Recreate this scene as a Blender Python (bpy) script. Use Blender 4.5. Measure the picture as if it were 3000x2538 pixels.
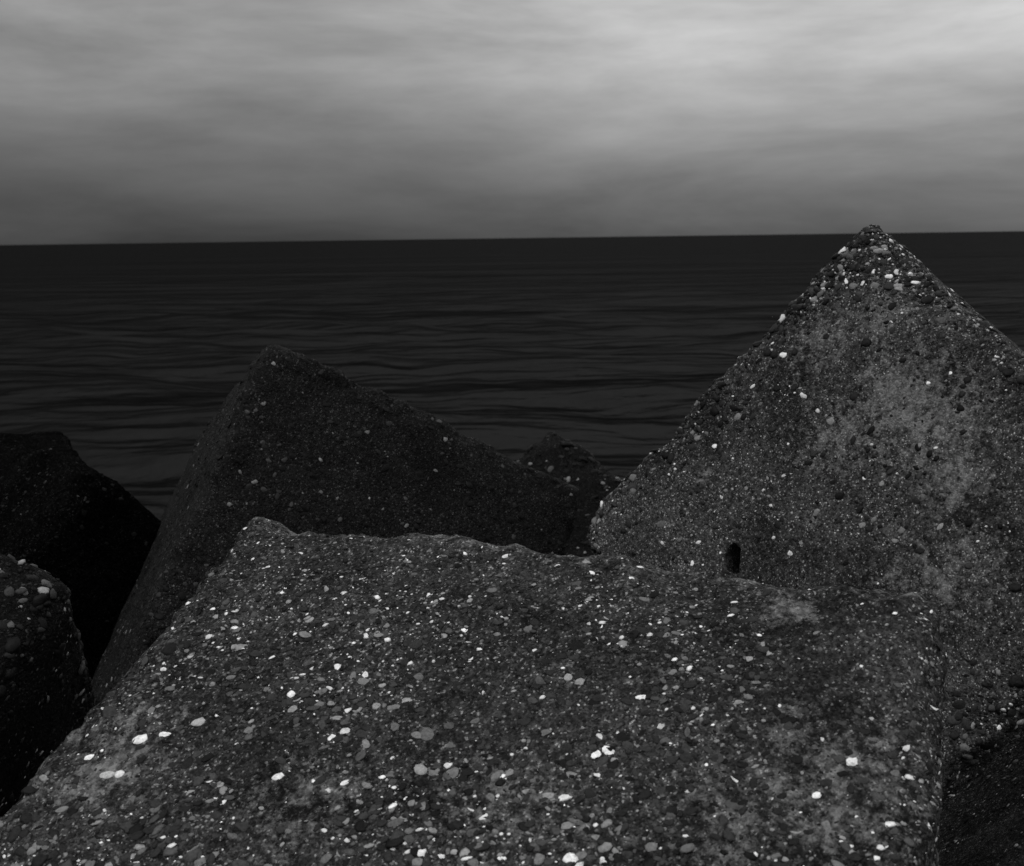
import bpy, math, random
import numpy as np
from mathutils import Vector, Matrix

scene = bpy.context.scene
for o in list(bpy.data.objects):
    bpy.data.objects.remove(o)
COL = scene.collection
rnd = random.Random(7)
rng = np.random.default_rng(11)

# ------------------------------------------------------------------ camera
SEA = 0.0
CAM_H = 3.75                        # eye height over the water, metres
PITCH = math.radians(-9.89)
ROLL = math.radians(0.784)
FPX, CX, CY = 3275.0, 1500.0, 1269.0    # focal length and centre in photograph pixels
c_f = np.array([0, math.cos(PITCH), math.sin(PITCH)])
_r = np.array([1.0, 0, 0]); _u = np.cross(_r, c_f)
c_r = math.cos(ROLL) * _r - math.sin(ROLL) * _u
c_u = math.sin(ROLL) * _r + math.cos(ROLL) * _u
CAM = np.array([0.0, 0.0, CAM_H])
cam_d = bpy.data.cameras.new('camera')
cam = bpy.data.objects.new('camera', cam_d)
COL.objects.link(cam)
cam_d.sensor_fit = 'HORIZONTAL'
cam_d.sensor_width = 36.0
cam_d.lens = 36.0 * FPX / 3000.0
cam_d.clip_start = 0.05
cam_d.clip_end = 120000
cam_d.dof.use_dof = True
cam_d.dof.focus_distance = 3.5
cam_d.dof.aperture_fstop = 5.2
m = Matrix.Identity(4)
for i in range(3):
    m[i][0], m[i][1], m[i][2], m[i][3] = c_r[i], c_u[i], -c_f[i], CAM[i]
cam.matrix_world = m
scene.camera = cam

# ------------------------------------------------------------------ sky, sun, exposure
SUN_AZ, SUN_EL = math.radians(-112), math.radians(54)      # behind thin cloud, high on the left
world = bpy.data.worlds.new('World')
scene.world = world
world.use_nodes = True
wn, wl = world.node_tree.nodes, world.node_tree.links
wn.clear()


def N(tree, kind, **kw):
    n = tree.nodes.new(kind)
    for k, v in kw.items():
        if k.startswith('i_'):
            n.inputs[k[2:].replace('_', ' ')].default_value = v
        else:
            setattr(n, k, v)
    return n


def mathn(tree, op, a, b=None, clamp=False):
    n = tree.nodes.new('ShaderNodeMath'); n.operation = op; n.use_clamp = clamp
    for i, v in enumerate((a, b)):
        if v is None:
            continue
        if isinstance(v, (int, float)):
            n.inputs[i].default_value = v
        else:
            tree.links.new(v, n.inputs[i])
    return n.outputs[0]


def ramp(tree, fac, stops, interp='EASE'):
    n = tree.nodes.new('ShaderNodeValToRGB')
    cr = n.color_ramp; cr.interpolation = interp
    while len(cr.elements) < len(stops):
        cr.elements.new(0.5)
    for e, (p, v) in zip(cr.elements, stops):
        e.position = p; e.color = (v, v, v, 1)
    tree.links.new(fac, n.inputs[0])
    return n.outputs[0]


wt = world.node_tree
tc = N(wt, 'ShaderNodeTexCoord')
sep = N(wt, 'ShaderNodeSeparateXYZ'); wl.new(tc.outputs['Generated'], sep.inputs[0])
mp = N(wt, 'ShaderNodeMapping'); mp.inputs['Scale'].default_value = (3.2, 3.2, 15.0)
mp.inputs['Location'].default_value = (3.1, 0.4, 0.15)
wl.new(tc.outputs['Generated'], mp.inputs[0])
cl1 = N(wt, 'ShaderNodeTexNoise', i_Scale=1.0, i_Detail=9.0, i_Roughness=0.6, i_Distortion=0.2); wl.new(mp.outputs[0], cl1.inputs['Vector'])
mp2 = N(wt, 'ShaderNodeMapping'); mp2.inputs['Scale'].default_value = (1.3, 1.3, 3.0)
mp2.inputs['Location'].default_value = (0.35, 2.0, 0.0)
wl.new(tc.outputs['Generated'], mp2.inputs[0])
cl2 = N(wt, 'ShaderNodeTexNoise', i_Scale=1.3, i_Detail=2.0); wl.new(mp2.outputs[0], cl2.inputs['Vector'])
base = ramp(wt, sep.outputs['Z'], [(0.0, 0.085), (0.05, 0.15), (0.10, 0.25), (0.145, 0.42), (0.25, 0.57), (1.0, 0.70)], 'LINEAR')
c1 = mathn(wt, 'MULTIPLY_ADD', cl1.outputs['Fac'], 1.5); c1.node.inputs[2].default_value = 0.25
c2 = mathn(wt, 'MULTIPLY_ADD', cl2.outputs['Fac'], 1.5); c2.node.inputs[2].default_value = 0.25
side = mathn(wt, 'MULTIPLY_ADD', sep.outputs['X'], 0.72); side.node.inputs[2].default_value = 1.0     # cloud deck thins towards the right
cloud = mathn(wt, 'MULTIPLY', mathn(wt, 'MULTIPLY', mathn(wt, 'MULTIPLY', base, c1), c2), side)
sky = N(wt, 'ShaderNodeTexSky', sky_type='NISHITA', sun_disc=False)
sky.sun_elevation = SUN_EL
sky.sun_rotation = SUN_AZ
sky.air_density = 1.0; sky.dust_density = 4.0
bw = N(wt, 'ShaderNodeRGBToBW'); wl.new(sky.outputs[0], bw.inputs[0])
skyv = mathn(wt, 'ADD', mathn(wt, 'MULTIPLY', cloud, 10.0), mathn(wt, 'MULTIPLY', bw.outputs[0], 0.03))
bg = N(wt, 'ShaderNodeBackground', i_Strength=0.1); wl.new(skyv, bg.inputs['Color'])
wo = N(wt, 'ShaderNodeOutputWorld'); wl.new(bg.outputs[0], wo.inputs[0])

sun_d = bpy.data.lights.new('sun', 'SUN'); sun_d.energy = 1.5; sun_d.angle = math.radians(10)
sun_d.color = (1, 1, 1)
sun = bpy.data.objects.new('sun', sun_d); COL.objects.link(sun)
sd = Vector((math.sin(SUN_AZ) * math.cos(SUN_EL), math.cos(SUN_AZ) * math.cos(SUN_EL), math.sin(SUN_EL)))
sun.rotation_euler = (-sd).to_track_quat('-Z', 'Y').to_euler()
sun.location = (-4, -4, 12)

scene.view_settings.view_transform = 'Standard'
scene.view_settings.look = 'None'
scene.view_settings.exposure = 0.0
scene.view_settings.gamma = 1.0
scene.view_settings.use_curve_mapping = False
scene.render.engine = 'CYCLES'
scene.render.resolution_x, scene.render.resolution_y = 1024, 866

# ------------------------------------------------------------------ helpers
_perm = np.random.default_rng(3).permutation(256).astype(np.int64)
_perm = np.concatenate([_perm, _perm, _perm])
_val = np.random.default_rng(4).uniform(-1, 1, 256)


def vnoise(P, seed=0):
    P = P + seed * 17.31
    i = np.floor(P).astype(np.int64); f = P - i
    f = f * f * f * (f * (f * 6 - 15) + 10)
    i &= 255
    out = 0.0
    for dx in (0, 1):
        wx = f[:, 0] if dx else 1 - f[:, 0]
        a = _perm[(i[:, 0] + dx) & 255]
        for dy in (0, 1):
            wy = f[:, 1] if dy else 1 - f[:, 1]
            b = _perm[(a + i[:, 1] + dy) & 255]
            for dz in (0, 1):
                wz = f[:, 2] if dz else 1 - f[:, 2]
                out = out + wx * wy * wz * _val[_perm[(b + i[:, 2] + dz) & 255]]
    return out


def fbm(P, octaves=4, seed=0, gain=0.5):
    a, s, out = 1.0, 0.0, 0.0
    for o in range(octaves):
        out = out + a * vnoise(P * (2.03 ** o), seed + o * 3.7)
        s += a; a *= gain
    return out / s


def mesh_from(name, V, Fc, smooth=True):
    """fast mesh from arrays; Fc is (n, 3) or (n, 4)"""
    me = bpy.data.meshes.new(name)
    n, k = Fc.shape
    me.vertices.add(len(V)); me.vertices.foreach_set('co', np.ascontiguousarray(V, dtype=np.float32).ravel())
    me.loops.add(n * k); me.loops.foreach_set('vertex_index', np.ascontiguousarray(Fc, dtype=np.int32).ravel())
    me.polygons.add(n); me.polygons.foreach_set('loop_start', np.arange(0, n * k, k, dtype=np.int32))
    me.polygons.foreach_set('use_smooth', np.full(n, smooth))
    me.update(calc_edges=True)
    return me


def link(name, me, mat, parent=None):
    o = bpy.data.objects.new(name, me); COL.objects.link(o)
    if mat is not None and len(me.materials) == 0:
        me.materials.append(mat)
    if parent is not None:
        o.parent = parent
    return o


def attr(me, name, vals):
    a = me.attributes.new(name, 'FLOAT', 'POINT')
    a.data.foreach_set('value', np.ascontiguousarray(vals, dtype=np.float32))


def ray_dir(px, py):
    d = c_f + c_r * (px - CX) / FPX - c_u * (py - CY) / FPX
    return d / np.linalg.norm(d)


def project(P):
    Q = P - CAM
    d = Q @ c_f
    return CX + FPX * (Q @ c_r) / d, CY - FPX * (Q @ c_u) / d, d


# ------------------------------------------------------------------ materials
def new_mat(name):
    mt = bpy.data.materials.new(name); mt.use_nodes = True
    t = mt.node_tree; t.nodes.clear()
    out = N(t, 'ShaderNodeOutputMaterial')
    p = N(t, 'ShaderNodeBsdfPrincipled')
    t.links.new(p.outputs[0], out.inputs[0])
    return mt, t, p


def concrete(name, dark, light, stain_glow, rough=0.8, seed=0.0, spec=0.06):
    """weathered aggregate concrete: sandy matrix, blotches, fine grit and pits; 'stain' attribute = pale lime bloom, plus foggy glow painted on the near block"""
    mt, t, p = new_mat(name)
    L = t.links
    co = N(t, 'ShaderNodeTexCoord')
    mpn = N(t, 'ShaderNodeMapping'); mpn.inputs['Location'].default_value = (seed, seed * 1.7, -seed)
    L.new(co.outputs['Object'], mpn.inputs[0])
    v = mpn.outputs[0]
    big = N(t, 'ShaderNodeTexNoise', i_Scale=3.0, i_Detail=6.0, i_Roughness=0.62); L.new(v, big.inputs['Vector'])
    mid = N(t, 'ShaderNodeTexNoise', i_Scale=38.0, i_Detail=5.0, i_Roughness=0.7); L.new(v, mid.inputs['Vector'])
    grit = N(t, 'ShaderNodeTexVoronoi', i_Scale=210.0); L.new(v, grit.inputs['Vector'])
    grit2 = N(t, 'ShaderNodeTexVoronoi', i_Scale=95.0); L.new(v, grit2.inputs['Vector'])
    fac = mathn(t, 'ADD', mathn(t, 'MULTIPLY', big.outputs['Fac'], 0.9), mathn(t, 'MULTIPLY', mid.outputs['Fac'], 0.8))
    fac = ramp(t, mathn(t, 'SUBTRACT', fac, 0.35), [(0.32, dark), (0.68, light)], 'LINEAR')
    # grain to grain tone of the sand
    g = N(t, 'ShaderNodeRGBToBW'); L.new(grit.outputs['Color'], g.inputs[0])
    g2 = N(t, 'ShaderNodeRGBToBW'); L.new(grit2.outputs['Color'], g2.inputs[0])
    gm = ramp(t, g.outputs[0], [(0.1, 0.35), (0.5, 0.85), (0.82, 1.4), (0.86, 5.5)], 'LINEAR')
    gm2 = ramp(t, g2.outputs[0], [(0.15, 0.5), (0.5, 1.0), (0.85, 1.5)], 'LINEAR')
    col = mathn(t, 'MULTIPLY', mathn(t, 'MULTIPLY', fac, gm), gm2)
    st = N(t, 'ShaderNodeAttribute', attribute_name='stain_glow')
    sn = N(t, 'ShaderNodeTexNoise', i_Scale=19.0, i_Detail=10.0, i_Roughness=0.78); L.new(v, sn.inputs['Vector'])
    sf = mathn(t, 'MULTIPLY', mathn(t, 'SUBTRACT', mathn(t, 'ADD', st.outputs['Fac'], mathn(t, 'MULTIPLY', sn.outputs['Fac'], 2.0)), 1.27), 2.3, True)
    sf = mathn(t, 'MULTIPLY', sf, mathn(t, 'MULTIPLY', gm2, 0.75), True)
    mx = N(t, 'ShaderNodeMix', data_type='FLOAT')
    L.new(sf, mx.inputs[0]); L.new(col, mx.inputs[2]); mx.inputs[3].default_value = stain_glow
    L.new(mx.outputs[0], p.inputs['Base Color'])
    p.inputs['Roughness'].default_value = rough
    p.inputs['Specular IOR Level'].default_value = spec
    h = mathn(t, 'ADD', mathn(t, 'MULTIPLY', grit.outputs['Distance'], -0.5), mathn(t, 'MULTIPLY', grit2.outputs['Distance'], -1.0))
    h = mathn(t, 'ADD', h, mathn(t, 'MULTIPLY', mid.outputs['Fac'], 2.6))
    b = N(t, 'ShaderNodeBump', i_Strength=0.75, i_Distance=0.006); L.new(h, b.inputs['Height'])
    L.new(b.outputs[0], p.inputs['Normal'])
    return mt


def pebble_mat(name, from_object, gain=1.0, rough=0.55):
    mt, t, p = new_mat(name); L = t.links
    if from_object:
        a = N(t, 'ShaderNodeObjectInfo'); alb = mathn(t, 'MULTIPLY', N(t, 'ShaderNodeRGBToBW').outputs[0], 1.0)
        bwn = alb.node.inputs[0].links[0].from_node
        L.new(a.outputs['Color'], bwn.inputs[0])
        vec = N(t, 'ShaderNodeNewGeometry').outputs['Position']
    else:
        a = N(t, 'ShaderNodeAttribute', attribute_name='tone'); alb = a.outputs['Fac']
        vec = N(t, 'ShaderNodeNewGeometry').outputs['Position']
    n = N(t, 'ShaderNodeTexNoise', i_Scale=130.0, i_Detail=5.0, i_Roughness=0.75); L.new(vec, n.inputs['Vector'])
    k = ramp(t, n.outputs['Fac'], [(0.28, 0.45), (0.5, 0.95), (0.72, 1.35)], 'LINEAR')
    L.new(mathn(t, 'MULTIPLY', mathn(t, 'MULTIPLY', alb, k), gain), p.inputs['Base Color'])
    p.inputs['Roughness'].default_value = rough
    p.inputs['Specular IOR Level'].default_value = 0.08
    b = N(t, 'ShaderNodeBump', i_Strength=0.5, i_Distance=0.003); L.new(n.outputs['Fac'], b.inputs['Height'])
    L.new(b.outputs[0], p.inputs['Normal'])
    return mt


M_PEB = pebble_mat('pebble_stone', True)
M_PEBS = pebble_mat('embedded_pebbles', False)

# sea water
M_SEA, t, p = new_mat('sea_water')
L = t.links
t.nodes.remove(p)
dif = N(t, 'ShaderNodeBsdfDiffuse'); dif.inputs['Color'].default_value = (0.004, 0.004, 0.004, 1)
glo = N(t, 'ShaderNodeBsdfGlossy', i_Roughness=0.12); glo.inputs['Color'].default_value = (1, 1, 1, 1)
fre = N(t, 'ShaderNodeFresnel', i_IOR=1.33)
msh = N(t, 'ShaderNodeMixShader')
L.new(mathn(t, 'MINIMUM', fre.outputs[0], 0.023), msh.inputs[0])      # wind-roughened water never mirrors fully at a low angle
L.new(dif.outputs[0], msh.inputs[1]); L.new(glo.outputs[0], msh.inputs[2])
L.new(msh.outputs[0], t.nodes['Material Output'].inputs[0])
co = N(t, 'ShaderNodeNewGeometry')
mpn = N(t, 'ShaderNodeMapping'); mpn.inputs['Scale'].default_value = (0.75, 1.0, 1.0); L.new(co.outputs['Position'], mpn.inputs[0])
n1 = N(t, 'ShaderNodeTexNoise', i_Scale=1.6, i_Detail=6.0, i_Roughness=0.6); L.new(mpn.outputs[0], n1.inputs['Vector'])
n2 = N(t, 'ShaderNodeTexNoise', i_Scale=0.22, i_Detail=5.0, i_Roughness=0.6); L.new(mpn.outputs[0], n2.inputs['Vector'])
b1 = N(t, 'ShaderNodeBump', i_Strength=1.0, i_Distance=0.07); L.new(n1.outputs['Fac'], b1.inputs['Height'])
b2 = N(t, 'ShaderNodeBump', i_Strength=1.0, i_Distance=0.45); L.new(n2.outputs['Fac'], b2.inputs['Height']); L.new(b1.outputs[0], b2.inputs['Normal'])
mpf = N(t, 'ShaderNodeMapping'); mpf.inputs['Scale'].default_value = (0.25, 1.0, 1.0); L.new(co.outputs['Position'], mpf.inputs[0])
n3 = N(t, 'ShaderNodeTexNoise', i_Scale=0.035, i_Detail=6.0, i_Roughness=0.62); L.new(mpf.outputs[0], n3.inputs['Vector'])
b3 = N(t, 'ShaderNodeBump', i_Strength=1.0, i_Distance=5.0); L.new(n3.outputs['Fac'], b3.inputs['Height']); L.new(b2.outputs[0], b3.inputs['Normal'])
for q in (dif, glo, fre):
    L.new(b3.outputs[0], q.inputs['Normal'])

# rubble under the blocks
M_RUB = concrete('rubble_stone', 0.02, 0.05, 0.05, seed=9.0)


# ------------------------------------------------------------------ sea: one sheet out to the horizon, real swell where it can be seen
def build_sea():
    nr, na = 460, 240
    r = np.concatenate([[0.5, 3.0], np.geomspace(7.0, 900.0, nr), np.geomspace(1000, 60000, 30)])
    a = np.radians(np.linspace(-180, 180, 2 * 18 + 1))
    fine = np.radians(np.linspace(-34, 34, na))
    a = np.concatenate([a[a < fine[0] - 0.02], fine, a[a > fine[-1] + 0.02]])
    A, R = np.meshgrid(a, r)
    X, Y = (R * np.sin(A)).ravel(), (R * np.cos(A)).ravel()
    Rr = R.ravel()
    Z = np.zeros_like(X)
    g = np.random.default_rng(21)
    fade_wl = np.maximum(Rr * Rr / CAM_H * 0.0022, Rr * 0.016)     # what the grid can carry
    for k in range(90):
        wl_ = 0.6 * (13 / 0.6) ** g.random()
        th = math.radians(196 + g.normal() * (22 + 26 * min(1.0, 2.5 / wl_)))                  # running in towards the shore
        kx, ky = math.sin(th) * 2 * math.pi / wl_, math.cos(th) * 2 * math.pi / wl_
        amp = 0.0042 * wl_ ** 0.84
        ph = kx * X + ky * Y + g.random() * 6.28 + 0.8 * np.sin(X * 0.05 + k)
        w = np.clip(wl_ / (2.2 * fade_wl) - 0.3, 0, 1)
        s = np.sin(ph)
        Z += amp * w * (s + 0.25 * np.cos(2 * ph))
    group = 0.7 + 0.6 * vnoise(np.stack([X * 0.03, Y * 0.05, X * 0], 1), 5)
    Z *= group
    Z += SEA
    V = np.stack([X, Y, Z], 1)
    nA = len(a); nR = len(r)
    i, j = np.meshgrid(np.arange(nR - 1), np.arange(nA - 1), indexing='ij')
    q = (i * nA + j).ravel()
    Fc = np.stack([q, q + 1, q + nA + 1, q + nA], 1)[:, ::-1]
    me = mesh_from('sea', V, Fc)
    o = link('sea', me, M_SEA); o['kind'] = 'structure'
    return o


build_sea()


def build_mound():
    n = 120
    x = np.linspace(-9, 9, n); y = np.linspace(-5, 12, n)
    X, Y = np.meshgrid(x, y); X = X.ravel(); Y = Y.ravel()
    P = np.stack([X, Y, X * 0], 1)
    Z = 0.38 - np.clip(Y - 6.0, 0, 99) * 0.22 + 0.28 * np.abs(fbm(P * 1.6, 4, 2)) + 0.1 * fbm(P * 6, 3, 5)
    V = np.stack([X, Y, Z], 1)
    i, j = np.meshgrid(np.arange(n - 1), np.arange(n - 1), indexing='ij')
    q = (i * n + j).ravel()
    me = mesh_from('rubble_mound', V, np.stack([q, q + 1, q + n + 1, q + n], 1))
    attr(me, 'stain_glow', np.zeros(len(V)))
    o = link('rubble_mound', me, M_RUB); o['kind'] = 'structure'


build_mound()


# ------------------------------------------------------------------ concrete blocks
class Block:
    pass


BLOCKS = []


def make_block(corner, axes, dims, label, n, radius, mat, seed, dents=(), stain_glow_spots=(), edge_chip=1.0, hole=None, group='concrete breakwater cubes', rough_amp=1.0, rim=None):
    """an eroded concrete cube. corner/axes: one corner and the three edge directions leaving it (camera relative metres)"""
    dims = np.array(dims, float)
    A = np.array(axes, float).T                                    # columns are the edges
    U, _, Vt = np.linalg.svd(A); A = U @ Vt
    C = np.array(corner, float) + CAM
    ctr = C + A @ (dims / 2)
    h = dims / 2
    # --- grid over the six faces, shared edges welded
    pts = {}
    g = np.linspace(-1, 1, n + 1)
    verts, quads = [], []
    off = 0
    a, b = np.meshgrid(g, g, indexing='ij')
    for ax in range(3):
        for s in (-1, 1):
            P = np.zeros(((n + 1) ** 2, 3))
            P[:, ax] = s
            P[:, (ax + 1) % 3] = a.ravel(); P[:, (ax + 2) % 3] = b.ravel()
            i, j = np.meshgrid(np.arange(n), np.arange(n), indexing='ij')
            q = (i * (n + 1) + j).ravel() + off
            Q = np.stack([q, q + n + 1, q + n + 2, q + 1], 1)
            if s < 0:
                Q = Q[:, ::-1]
            verts.append(P); quads.append(Q); off += len(P)
    P = np.concatenate(verts); Q = np.concatenate(quads)
    key = np.round((P + 1) * n / 2 * 1).astype(np.int64)
    code = (key[:, 0] * 4099 + key[:, 1]) * 4099 + key[:, 2]
    _, first, inv = np.unique(code, return_index=True, return_inverse=True)
    P = P[first]; Q = inv.ravel()[Q]
    if np.linalg.det(A) < 0:
        Q = Q[:, ::-1]
    P = P * h
    # --- worn, uneven rounding of edges and corners
    rr = radius * (1.0 + 0.45 * fbm(P * 1.7, 2, seed + 1))[:, None]
    q = np.clip(P, -(h - rr), h - rr)
    d = P - q
    ln = np.linalg.norm(d, axis=1)[:, None]
    nrm = d / np.maximum(ln, 1e-9)
    S = q + nrm * rr
    edge = 1 - np.max(np.abs(nrm), axis=1)                         # 0 on the flats, > 0 round an edge
    prox = np.sort((h - np.abs(P)), axis=1)[:, 1]                  # distance to the nearest edge
    edgy = np.exp(-(prox / 0.16) ** 2)
    W = S + seed * 5.0
    disp = 0.016 * fbm(W * 1.4, 2, seed + 2) + rough_amp * (0.007 * fbm(W * 7.0, 3, seed + 3) + 0.0045 * fbm(W * 34.0, 2, seed + 4))
    chip = np.abs(fbm(W * 6.0, 3, seed + 6)) * 0.05 + np.clip(fbm(W * 3.0, 2, seed + 8), 0, 1) * 0.06
    disp = disp - edge_chip * edgy * chip * 0.8
    disp += edge_chip * edgy * 0.010 * fbm(W * 26.0, 2, seed + 9)
    S = S + nrm * disp[:, None]
    Wp = ctr + S @ A.T
    nw = nrm @ A.T
    # --- particular dents / swellings: (px, py, depth, radius, amount) seen in the photograph, moved along the normal
    for (px, py, dist, rad, amt) in dents:
        c = CAM + ray_dir(px, py) * dist
        w = np.exp(-(np.linalg.norm(Wp - c, axis=1) / rad) ** 2)
        Wp = Wp + nw * (w * amt)[:, None]
    hw = np.zeros(len(Wp))
    if hole is not None:
        ax_u, ax_v, c, ru, rv, depth, inward = hole
        D = Wp - c
        e = ((D @ ax_u) / ru) ** 2 + ((D @ ax_v) / rv) ** 2
        hw = (e < 1.5) * (np.abs(D @ inward) < 0.25) * 1.0
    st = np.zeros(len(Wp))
    for (px, py, rad, amt) in stain_glow_spots:
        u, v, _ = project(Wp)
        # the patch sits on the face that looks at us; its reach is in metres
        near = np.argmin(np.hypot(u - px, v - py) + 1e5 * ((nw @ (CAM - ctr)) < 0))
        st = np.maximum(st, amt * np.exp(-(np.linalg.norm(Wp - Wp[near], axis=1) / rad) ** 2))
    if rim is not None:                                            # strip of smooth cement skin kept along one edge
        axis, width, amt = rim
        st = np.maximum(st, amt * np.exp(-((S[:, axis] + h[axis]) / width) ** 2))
    B = Block()
    base = np.array([ctr[0], ctr[1], Wp[:, 2].min()])
    B.root = bpy.data.objects.new('concrete_block', None); COL.objects.link(B.root)
    B.root.location = base
    B.root.empty_display_size = 0.3
    B.root['label'] = label; B.root['category'] = 'concrete block'; B.root['group'] = group
    me = mesh_from('block_body', Wp - base, Q)
    attr(me, 'stain_glow', st)
    B.body = link('body', me, mat, B.root)
    if hole is not None:                                           # a lifting socket cast into the face
        k = 28
        th = np.linspace(0, 2 * math.pi, k, endpoint=False)
        su = np.sign(np.cos(th)) * np.abs(np.cos(th)) ** 0.8 * ru * (1 + 0.14 * np.sin(3 * th + 1) + 0.07 * np.sin(8 * th))
        sv = np.sign(np.sin(th)) * np.abs(np.sin(th)) ** 0.8 * rv * (1 + 0.08 * np.sin(5 * th) + 0.05 * np.sin(11 * th + 2))
        ring = np.outer(su, ax_u) + np.outer(sv, ax_v) + (c - base)
        CV = np.concatenate([ring * 1.0 - inward * 0.2, (ring - (c - base)) * 0.8 + (c - base) + inward * depth])
        CF = [list(range(k))[::-1], list(range(k, 2 * k))] + [[i, (i + 1) % k, k + (i + 1) % k, k + i] for i in range(k)]
        cm = bpy.data.meshes.new('socket'); cm.from_pydata(CV.tolist(), [], CF)
        import bmesh
        bm = bmesh.new(); bm.from_mesh(cm); bmesh.ops.recalc_face_normals(bm, faces=bm.faces); bm.to_mesh(cm); bm.free()
        cut = bpy.data.objects.new('socket', cm); COL.objects.link(cut); cut.parent = B.root
        md = B.body.modifiers.new('socket', 'BOOLEAN'); md.operation = 'DIFFERENCE'; md.object = cut; md.solver = 'EXACT'
        bpy.context.view_layer.update()
        new = bpy.data.meshes.new_from_object(B.body.evaluated_get(bpy.context.evaluated_depsgraph_get()))
        B.body.modifiers.clear(); B.body.data = new
        bpy.data.objects.remove(cut)
    B.V, B.Q, B.base, B.edgy, B.hw, B.st, B.ctr, B.edge = Wp, Q, base, edgy, hw, st, ctr, edge
    BLOCKS.append(B)
    return B


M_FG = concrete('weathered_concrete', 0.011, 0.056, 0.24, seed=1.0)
M_RT = concrete('pale_patched_concrete', 0.016, 0.074, 0.22, seed=4.0)
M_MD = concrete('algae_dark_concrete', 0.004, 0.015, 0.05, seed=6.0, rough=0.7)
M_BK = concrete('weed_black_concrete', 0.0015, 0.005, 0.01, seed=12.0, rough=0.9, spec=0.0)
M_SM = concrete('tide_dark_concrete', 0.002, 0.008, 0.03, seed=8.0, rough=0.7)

# nearest block, its sloping upper face fills the bottom of the picture
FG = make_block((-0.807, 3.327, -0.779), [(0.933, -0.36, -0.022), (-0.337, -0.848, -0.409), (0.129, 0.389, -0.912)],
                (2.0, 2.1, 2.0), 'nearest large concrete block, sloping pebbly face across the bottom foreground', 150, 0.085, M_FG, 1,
                dents=[(850, 1560, 3.42, 0.075, -0.04), (960, 1555, 3.38, 0.10, 0.015), (750, 1540, 3.5, 0.11, 0.035), (1690, 1650, 3.1, 0.14, -0.02),
                       (1400, 1600, 3.2, 0.10, 0.012), (2120, 1680, 3.0, 0.22, -0.030), (1800, 1640, 3.1, 0.10, 0.010), (1060, 1560, 3.35, 0.16, 0.012)],
                stain_glow_spots=[(2310, 1790, 0.07, 0.62), (300, 2250, 0.25, 0.44), (1900, 2000, 0.14, 0.28), (2450, 2300, 0.28, 0.40), (1650, 1960, 0.12, 0.24), (900, 2360, 0.2, 0.36), (1500, 2360, 0.22, 0.36), (2100, 2400, 0.2, 0.38)],  # bottom-row and near-left patches paint a foggy glow into the colour
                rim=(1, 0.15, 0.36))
# tall cube on the right standing on an edge
_e0, _e1 = np.array([-0.658, 0.171, -0.734]), np.array([0.41, -0.736, -0.539])
_in = np.array([0.632, 0.655, -0.414])
_c = np.array([1.592, 5.021, 0.065])
def on_face(px, py):
    d_ = ray_dir(px, py)
    return CAM + d_ * ((_c @ _in) / (d_ @ _in))


_hp = on_face(2150, 1640)
_vu = on_face(2150, 1600) - on_face(2150, 1680); _vu /= np.linalg.norm(_vu)
_vh = np.cross(_vu, _in); _vh /= np.linalg.norm(_vh)
RT = make_block(_c, [_e0, _e1, _in], (2.0, 2.0, 2.0),
                'tall concrete block on the right, its pebbly peak rising above the horizon', 140, 0.07, M_RT, 2,
                stain_glow_spots=[(2640, 1180, 0.34, 0.52), (2480, 1270, 0.26, 0.44), (2740, 1230, 0.3, 0.52), (2740, 1660, 0.34, 0.40), (2790, 1400, 0.2, 0.52), (2400, 1010, 0.2, 0.42),
                        (1955, 1530, 0.05, 0.45), (2060, 1395, 0.05, 0.5), (2385, 1530, 0.05, 0.4), (2450, 985, 0.07, 0.45), (2580, 930, 0.24, 0.40)],
                hole=(_vh, _vu, _hp, 0.041, 0.075, 0.25, _in), edge_chip=1.2)
# dark wedge left of the middle
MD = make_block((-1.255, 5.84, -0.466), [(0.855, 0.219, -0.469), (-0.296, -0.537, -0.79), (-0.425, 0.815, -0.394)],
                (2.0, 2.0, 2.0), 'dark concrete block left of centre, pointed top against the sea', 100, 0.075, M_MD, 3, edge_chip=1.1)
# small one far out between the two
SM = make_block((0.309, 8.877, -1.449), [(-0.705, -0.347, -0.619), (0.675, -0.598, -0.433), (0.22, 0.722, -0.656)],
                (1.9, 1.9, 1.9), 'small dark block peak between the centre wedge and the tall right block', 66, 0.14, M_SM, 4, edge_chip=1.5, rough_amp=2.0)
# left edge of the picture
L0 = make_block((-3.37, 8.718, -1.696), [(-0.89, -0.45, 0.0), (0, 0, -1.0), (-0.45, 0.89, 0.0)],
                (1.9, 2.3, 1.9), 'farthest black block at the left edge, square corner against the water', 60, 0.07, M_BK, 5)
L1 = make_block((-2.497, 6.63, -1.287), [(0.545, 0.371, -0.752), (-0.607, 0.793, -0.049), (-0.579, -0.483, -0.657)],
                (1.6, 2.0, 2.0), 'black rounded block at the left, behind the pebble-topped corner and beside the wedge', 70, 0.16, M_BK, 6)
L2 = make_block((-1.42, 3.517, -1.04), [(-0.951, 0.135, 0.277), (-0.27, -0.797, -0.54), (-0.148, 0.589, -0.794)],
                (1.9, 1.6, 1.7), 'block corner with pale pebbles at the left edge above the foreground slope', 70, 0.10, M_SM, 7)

# ------------------------------------------------------------------ pebbles set in the concrete
def ico(sub):
    import bmesh
    bm = bmesh.new(); bmesh.ops.create_icosphere(bm, subdivisions=sub, radius=1.0)
    bm.verts.ensure_lookup_table()
    V = np.array([v.co[:] for v in bm.verts]); Fc = np.array([[v.index for v in f.verts] for f in bm.faces])
    bm.free()
    return V, Fc


def cut_bottom(V, Fc, z):
    keep = ~(V[Fc][:, :, 2].max(1) < z)
    Fc = Fc[keep]
    used = np.unique(Fc); mp_ = -np.ones(len(V), int); mp_[used] = np.arange(len(used))
    return V[used], mp_[Fc]


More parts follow.
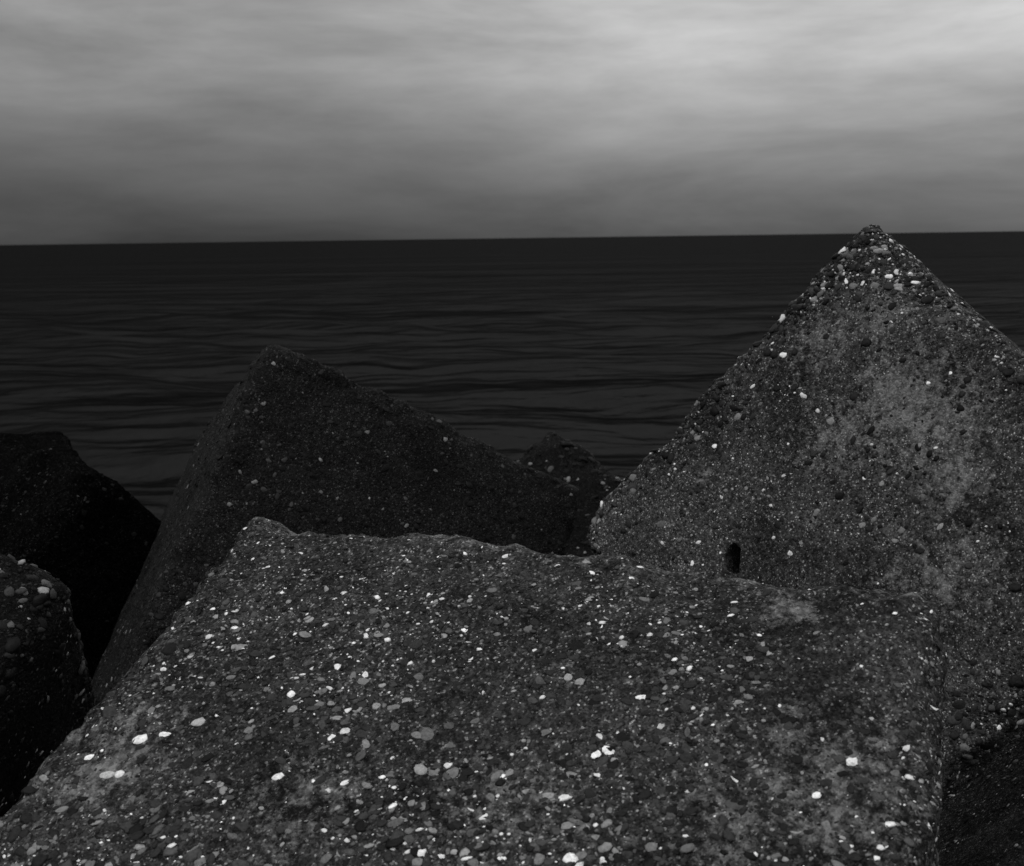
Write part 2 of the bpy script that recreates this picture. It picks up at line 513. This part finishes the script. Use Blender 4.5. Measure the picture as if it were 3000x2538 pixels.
def templates(sub, count, seed, cut):
    V0, F0 = ico(sub)
    g = np.random.default_rng(seed)
    out = []
    for k in range(count):
        V = V0.copy()
        # rotate the lattice so that facets differ
        Rm = np.linalg.qr(g.normal(size=(3, 3)))[0]
        V = V @ Rm.T
        n = V.copy()
        V = V * (1 + 0.34 * vnoise(n * 1.4 + k * 7.7, 1) + 0.22 * vnoise(n * 3.1 + k * 3.1, 2))[:, None]
        if k % 2 == 1:                       # broken, angular stone
            for c in range(6):
                dn = g.normal(size=3); dn /= np.linalg.norm(dn); lim = g.uniform(0.45, 0.75)
                ov = np.maximum(V @ dn - lim, 0); V = V - np.outer(ov * 0.9, dn)
        asp = g.uniform(0.5, 0.92); th = g.uniform(0.42, 0.7)
        if k % 6 == 5:                       # shell splinter: long, thin and bent
            asp, th = g.uniform(0.22, 0.34), 0.3
        V = V * np.array([1, asp, th])
        if k % 6 == 5:
            V[:, 1] += 0.35 * V[:, 0] ** 2
        Fc = F0
        if np.linalg.det(Rm) < 0:
            Fc = F0[:, ::-1]
        if cut is not None:
            V, Fc = cut_bottom(V, Fc, cut * th)
        out.append((V, Fc))
    return out


T_BIG = templates(2, 18, 5, -0.25)
T_SML = templates(1, 12, 6, None)
PEB_ME = []
for V, Fc in T_BIG:
    PEB_ME.append(mesh_from('pebble', V, Fc)); PEB_ME[-1].materials.append(M_PEB)

bpy.context.view_layer.update()
DG = bpy.context.evaluated_depsgraph_get()


def scatter(B, count, r0, r1, power, edge_w, parts, tone, sharp_white=1.0, flat=0.45, cover=None, med=0.026, grade=None, extra=()):
    g = np.random.default_rng(int(abs(B.ctr[0] * 1000)) + count)
    V, Q = B.V, B.Q
    a, b, c, d = (V[Q[:, i]] for i in range(4))
    nr = np.cross(c - a, d - b); ar = np.linalg.norm(nr, axis=1); nr /= np.maximum(ar, 1e-12)[:, None]
    ctr = (a + b + c + d) / 4
    if ((ctr - B.ctr) * nr).sum(1).mean() < 0:
        nr = -nr
    view = CAM - ctr; dist = np.linalg.norm(view, axis=1)
    facing = (nr * view).sum(1) / dist
    u, v, dep = project(ctr)
    seen = (facing > -0.30) & (dep > 0.5) & (u > -700) & (u < 3700) & (v < 3100)
    w = ar * seen
    e = B.edgy[Q].mean(1); hw = B.hw[Q].max(1); st = B.st[Q].mean(1)
    patch = 0.30 + 1.5 * np.clip(0.5 + 1.9 * fbm(ctr * 3.0, 3, 31), 0, 1)
    w = w * (1 + edge_w * e) * patch * (hw < 0.03) * (1 - 0.75 * np.clip(st * 1.6, 0, 1))
    if cover is not None:
        w = w * cover(ctr, u, v)
    w /= w.sum()
    f = g.choice(len(Q), count, p=w)
    s, t_ = g.random(count)[:, None], g.random(count)[:, None]
    P = (a[f] * (1 - s) + b[f] * s) * (1 - t_) + (d[f] * (1 - s) + c[f] * s) * t_
    n = nr[f]
    uu = g.random(count)
    k = 1 - power
    r = (r0 ** k + uu * (r1 ** k - r0 ** k)) ** (1 / k)
    r = r * (1 + 0.35 * e[f] * (edge_w > 1))
    gr = np.ones(count)
    if grade is not None:                       # the mix settled while it was poured: finer and greyer towards one edge
        o_, dirn, len_ = grade
        tt = np.clip(((P - o_) @ dirn) / len_, 0, 1)
        r = r * (0.72 + 0.45 * tt); gr = 0.55 + 0.85 * tt
    # tones: mostly like the cement, some pale, a few white (broken shell and quartz, mostly small)
    x = g.random(count)
    tn = np.exp(g.normal(math.log(med), 0.75, count))
    clump = 0.35 + 1.3 * np.clip(0.5 + 1.4 * fbm(P * 3.1, 2, 77), 0, 1)       # pale stones come in drifts
    x = 1 - (1 - x) / (clump * gr)
    pale = x > np.where(r < r0 * 1.7, 0.92, 0.80)
    white = x > np.where(r < r0 * 1.7, 0.950, 0.940)
    tn = np.where(pale, g.uniform(0.10, 0.32, count), tn)
    tn = np.where(white, g.uniform(0.62, 0.95, count), tn)
    tn = np.clip(tn * tone, 0.006, 0.95)
    r = np.where(white, r * sharp_white, r)
    # frames: z = normal with a little tilt
    z = n + g.normal(size=(count, 3)) * 0.16; z /= np.linalg.norm(z, axis=1)[:, None]
    rv = g.normal(size=(count, 3)) + np.array([1.6, 0, 0])       # many stones lie with their long side along the pour
    xa = rv - z * (rv * z).sum(1)[:, None]; xa /= np.linalg.norm(xa, axis=1)[:, None]
    ya = np.cross(z, xa)
    zf = flat + (0.85 - flat) * np.clip(e[f] * 1.2, 0, 1) * (edge_w > 1) * g.uniform(0.3, 1.2, count)      # flush on the flats, standing proud where the edges have washed out
    F3 = np.stack([xa, ya, z * zf[:, None]], 2)
    kind = g.integers(0, 18, count)
    sink = g.uniform(-0.30, 0.12, count) * zf * r
    P = P + n * sink[:, None]
    ff = facing[f]
    # --- single stones that stand out in the photograph: (px, py, half length, tone)
    forced = []
    for (px, py, hr, tone_) in extra:
        ok, loc, nn, *_ = scene.ray_cast(DG, Vector(CAM), Vector(ray_dir(px, py)))
        if not ok:
            continue
        nn = np.array(nn)
        xx = np.array([1.0, 0.15, 0.1]) + g.normal(size=3) * 0.5; xx -= nn * (xx @ nn); xx /= np.linalg.norm(xx)
        fr = np.stack([xx, np.cross(nn, xx), nn * (flat + 0.1)], 1)
        P = np.vstack([P, np.array(loc) - nn * hr * 0.05]); n = np.vstack([n, nn]); r = np.append(r, hr); tn = np.append(tn, tone_)
        F3 = np.concatenate([F3, fr[None]]); kind = np.append(kind, g.choice([0, 1, 2, 3, 4, 6, 7, 8, 9])); ff = np.append(ff, 1.0)
        forced.append(len(P) - 1)
    count = len(P)
    # --- the ones that show largest become parts of their own
    u, v, dep = project(P)
    score = r / np.maximum(dep, 0.3) * np.clip(ff, 0.05, 1) ** 0.5
    inside = (u > 190) & (u < 2815) & (v > 240) & (v < 2300)
    order = np.argsort(-score * inside)
    chosen = list(forced)
    o = Vector(CAM)
    for i in order[:parts * 8]:
        if len(chosen) >= parts or not inside[i]:
            break
        if i in forced:
            continue
        tgt = Vector(P[i] + n[i] * 0.02); dv = tgt - o; L_ = dv.length
        ok, loc, *_ = scene.ray_cast(DG, o, dv.normalized())
        if ok and (loc - o).length < L_ - 0.03:
            continue
        chosen.append(i)
    for i in chosen:
        ob = bpy.data.objects.new('pebble', PEB_ME[kind[i]]); COL.objects.link(ob)
        mw = np.eye(4); mw[:3, :3] = F3[i] * r[i]; mw[:3, 3] = P[i] - B.base
        ob.parent = B.root
        ob.matrix_local = Matrix(mw.tolist())
        ob.color = (tn[i], tn[i], tn[i], 1)
    # --- all others: one mesh
    rest = np.ones(count, bool); rest[chosen] = False
    big = rest & (score * FPX > 11)
    VV, FF, TT = [], [], []
    off = 0
    for mask, temps in ((big, T_BIG), (rest & ~big, T_SML)):
        for k in range(len(temps)):
            ids = np.nonzero(mask & (kind % len(temps) == k))[0]
            if len(ids) == 0:
                continue
            Vt, Ft = temps[k]
            W = np.einsum('nij,vj->nvi', F3[ids] * r[ids][:, None, None], Vt) + (P[ids] - B.base)[:, None, :]
            FF.append((Ft[None] + (np.arange(len(ids)) * len(Vt))[:, None, None]).reshape(-1, 3) + off)
            VV.append(W.reshape(-1, 3)); TT.append(np.repeat(tn[ids], len(Vt))); off += len(ids) * len(Vt)
    me = mesh_from('embedded_pebbles', np.concatenate(VV), np.concatenate(FF))
    attr(me, 'tone', np.concatenate(TT))
    ob = link('embedded_pebbles', me, M_PEBS, B.root); ob['kind'] = 'stuff'
    print('pebbles', B.root.name, len(chosen), 'rest', rest.sum(), 'big', big.sum(), 'tris', len(me.polygons))


def peak(ctr, u, v):
    # the peak and its left flank have lost their cement skin: packed with stones; the lower right keeps it
    d = np.abs((v - 660) - (2545 - u) * 1.06) / 1.46            # distance below the left edge, in photograph pixels
    top = np.clip(1.25 - (v - 640) / 260, 0, 1)
    pits = np.exp(-((u - 2640) / 150) ** 2 - ((v - 1420) / 190) ** 2)
    return 0.8 + 3.6 * top + 1.2 * np.exp(-(d / 110) ** 2) * (v < 1300) + 0.9 * pits


FG_STONES = [(410, 2165, 0.0165, 0.85), (1745, 2212, 0.011, 0.95), (1772, 2196, 0.012, 0.95), (582, 2115, 0.015, 0.40), (609, 1867, 0.012, 0.60), (556, 1924, 0.011, 0.45),
             (479, 1961, 0.010, 0.70), (688, 1839, 0.009, 0.92), (913, 1957, 0.012, 0.60), (867, 1987, 0.010, 0.55), (1007, 1737, 0.009, 0.70), (1058, 1696, 0.009, 0.70),
             (1076, 1847, 0.009, 0.75), (262, 2219, 0.013, 0.92), (813, 2275, 0.013, 0.80), (1007, 2295, 0.014, 0.80), (316, 2270, 0.016, 0.50), (522, 2010, 0.017, 0.008),
             (502, 1903, 0.020, 0.009), (1254, 2151, 0.020, 0.12), (1664, 1985, 0.010, 0.35), (1478, 1632, 0.012, 0.80), (1565, 1905, 0.009, 0.70), (1156, 2130, 0.013, 0.13),
             (1233, 2253, 0.016, 0.30), (1689, 1892, 0.018, 0.008), (1313, 2126, 0.016, 0.08), (1934, 2129, 0.011, 0.50), (2205, 1977, 0.019, 0.009), (2277, 2089, 0.013, 0.008),
             (2311, 2110, 0.016, 0.008), (1737, 2058, 0.016, 0.008), (2554, 2106, 0.009, 0.40), (1918, 1740, 0.014, 0.008), (2392, 2329, 0.009, 0.92), (1828, 1889, 0.014, 0.25)]
RT_STONES = [(2293, 1040, 0.018, 0.90), (2445, 793, 0.018, 0.85), (2475, 788, 0.012, 0.90), (2558, 797, 0.016, 0.85), (2627, 797, 0.014, 0.60), (2674, 807, 0.014, 0.35),
             (2552, 702, 0.011, 0.80), (2094, 1307, 0.012, 0.95), (2718, 1123, 0.010, 0.95), (2784, 1094, 0.010, 0.95), (2205, 1132, 0.012, 0.70), (2740, 1313, 0.010, 0.85),
             (2296, 1394, 0.010, 0.60), (2262, 928, 0.012, 0.90), (2742, 1345, 0.016, 0.007), (2722, 1330, 0.014, 0.007), (2682, 1372, 0.016, 0.007), (2541, 1322, 0.014, 0.007),
             (2605, 1372, 0.014, 0.007), (2690, 1310, 0.017, 0.007), (2660, 1395, 0.013, 0.007), (2560, 1340, 0.013, 0.007), (2410, 1335, 0.012, 0.008), (2695, 1420, 0.012, 0.007),
             (2575, 1545, 0.012, 0.007), (2655, 1545, 0.012, 0.007), (2600, 1590, 0.012, 0.007), (1960, 1390, 0.008, 0.9), (1975, 1360, 0.007, 0.9), (2110, 1620, 0.008, 0.8)]
MD_STONES = [(938, 1347, 0.016, 0.22), (800, 1065, 0.014, 0.25), (1305, 1287, 0.018, 0.32), (1082, 1460, 0.010, 0.35)]


scatter(FG, 36000, 0.0025, 0.017, 2.2, 0.0, 300, 1.0, 0.9, flat=0.34, grade=(np.array([-0.807, 3.327, -0.779]) + CAM, np.array([-0.337, -0.848, -0.409]), 1.3), extra=FG_STONES)
scatter(RT, 23000, 0.0036, 0.022, 2.5, 1.6, 300, 0.95, 0.9, flat=0.42, cover=peak, med=0.017, extra=RT_STONES)
scatter(MD, 11000, 0.0055, 0.023, 2.5, 0.3, 300, 0.20, 0.8, flat=0.35, med=0.022, extra=MD_STONES)
scatter(SM, 3500, 0.009, 0.036, 2.3, 1.5, 120, 0.22, 0.9, flat=0.8)
scatter(L0, 500, 0.009, 0.025, 2.5, 0.0, 20, 0.08, 0.7, flat=0.3)
scatter(L1, 2000, 0.007, 0.025, 2.5, 0.0, 60, 0.08, 0.7, flat=0.3)
scatter(L2, 4000, 0.0045, 0.020, 2.3, 1.2, 120, 0.34, 0.8, flat=0.5)
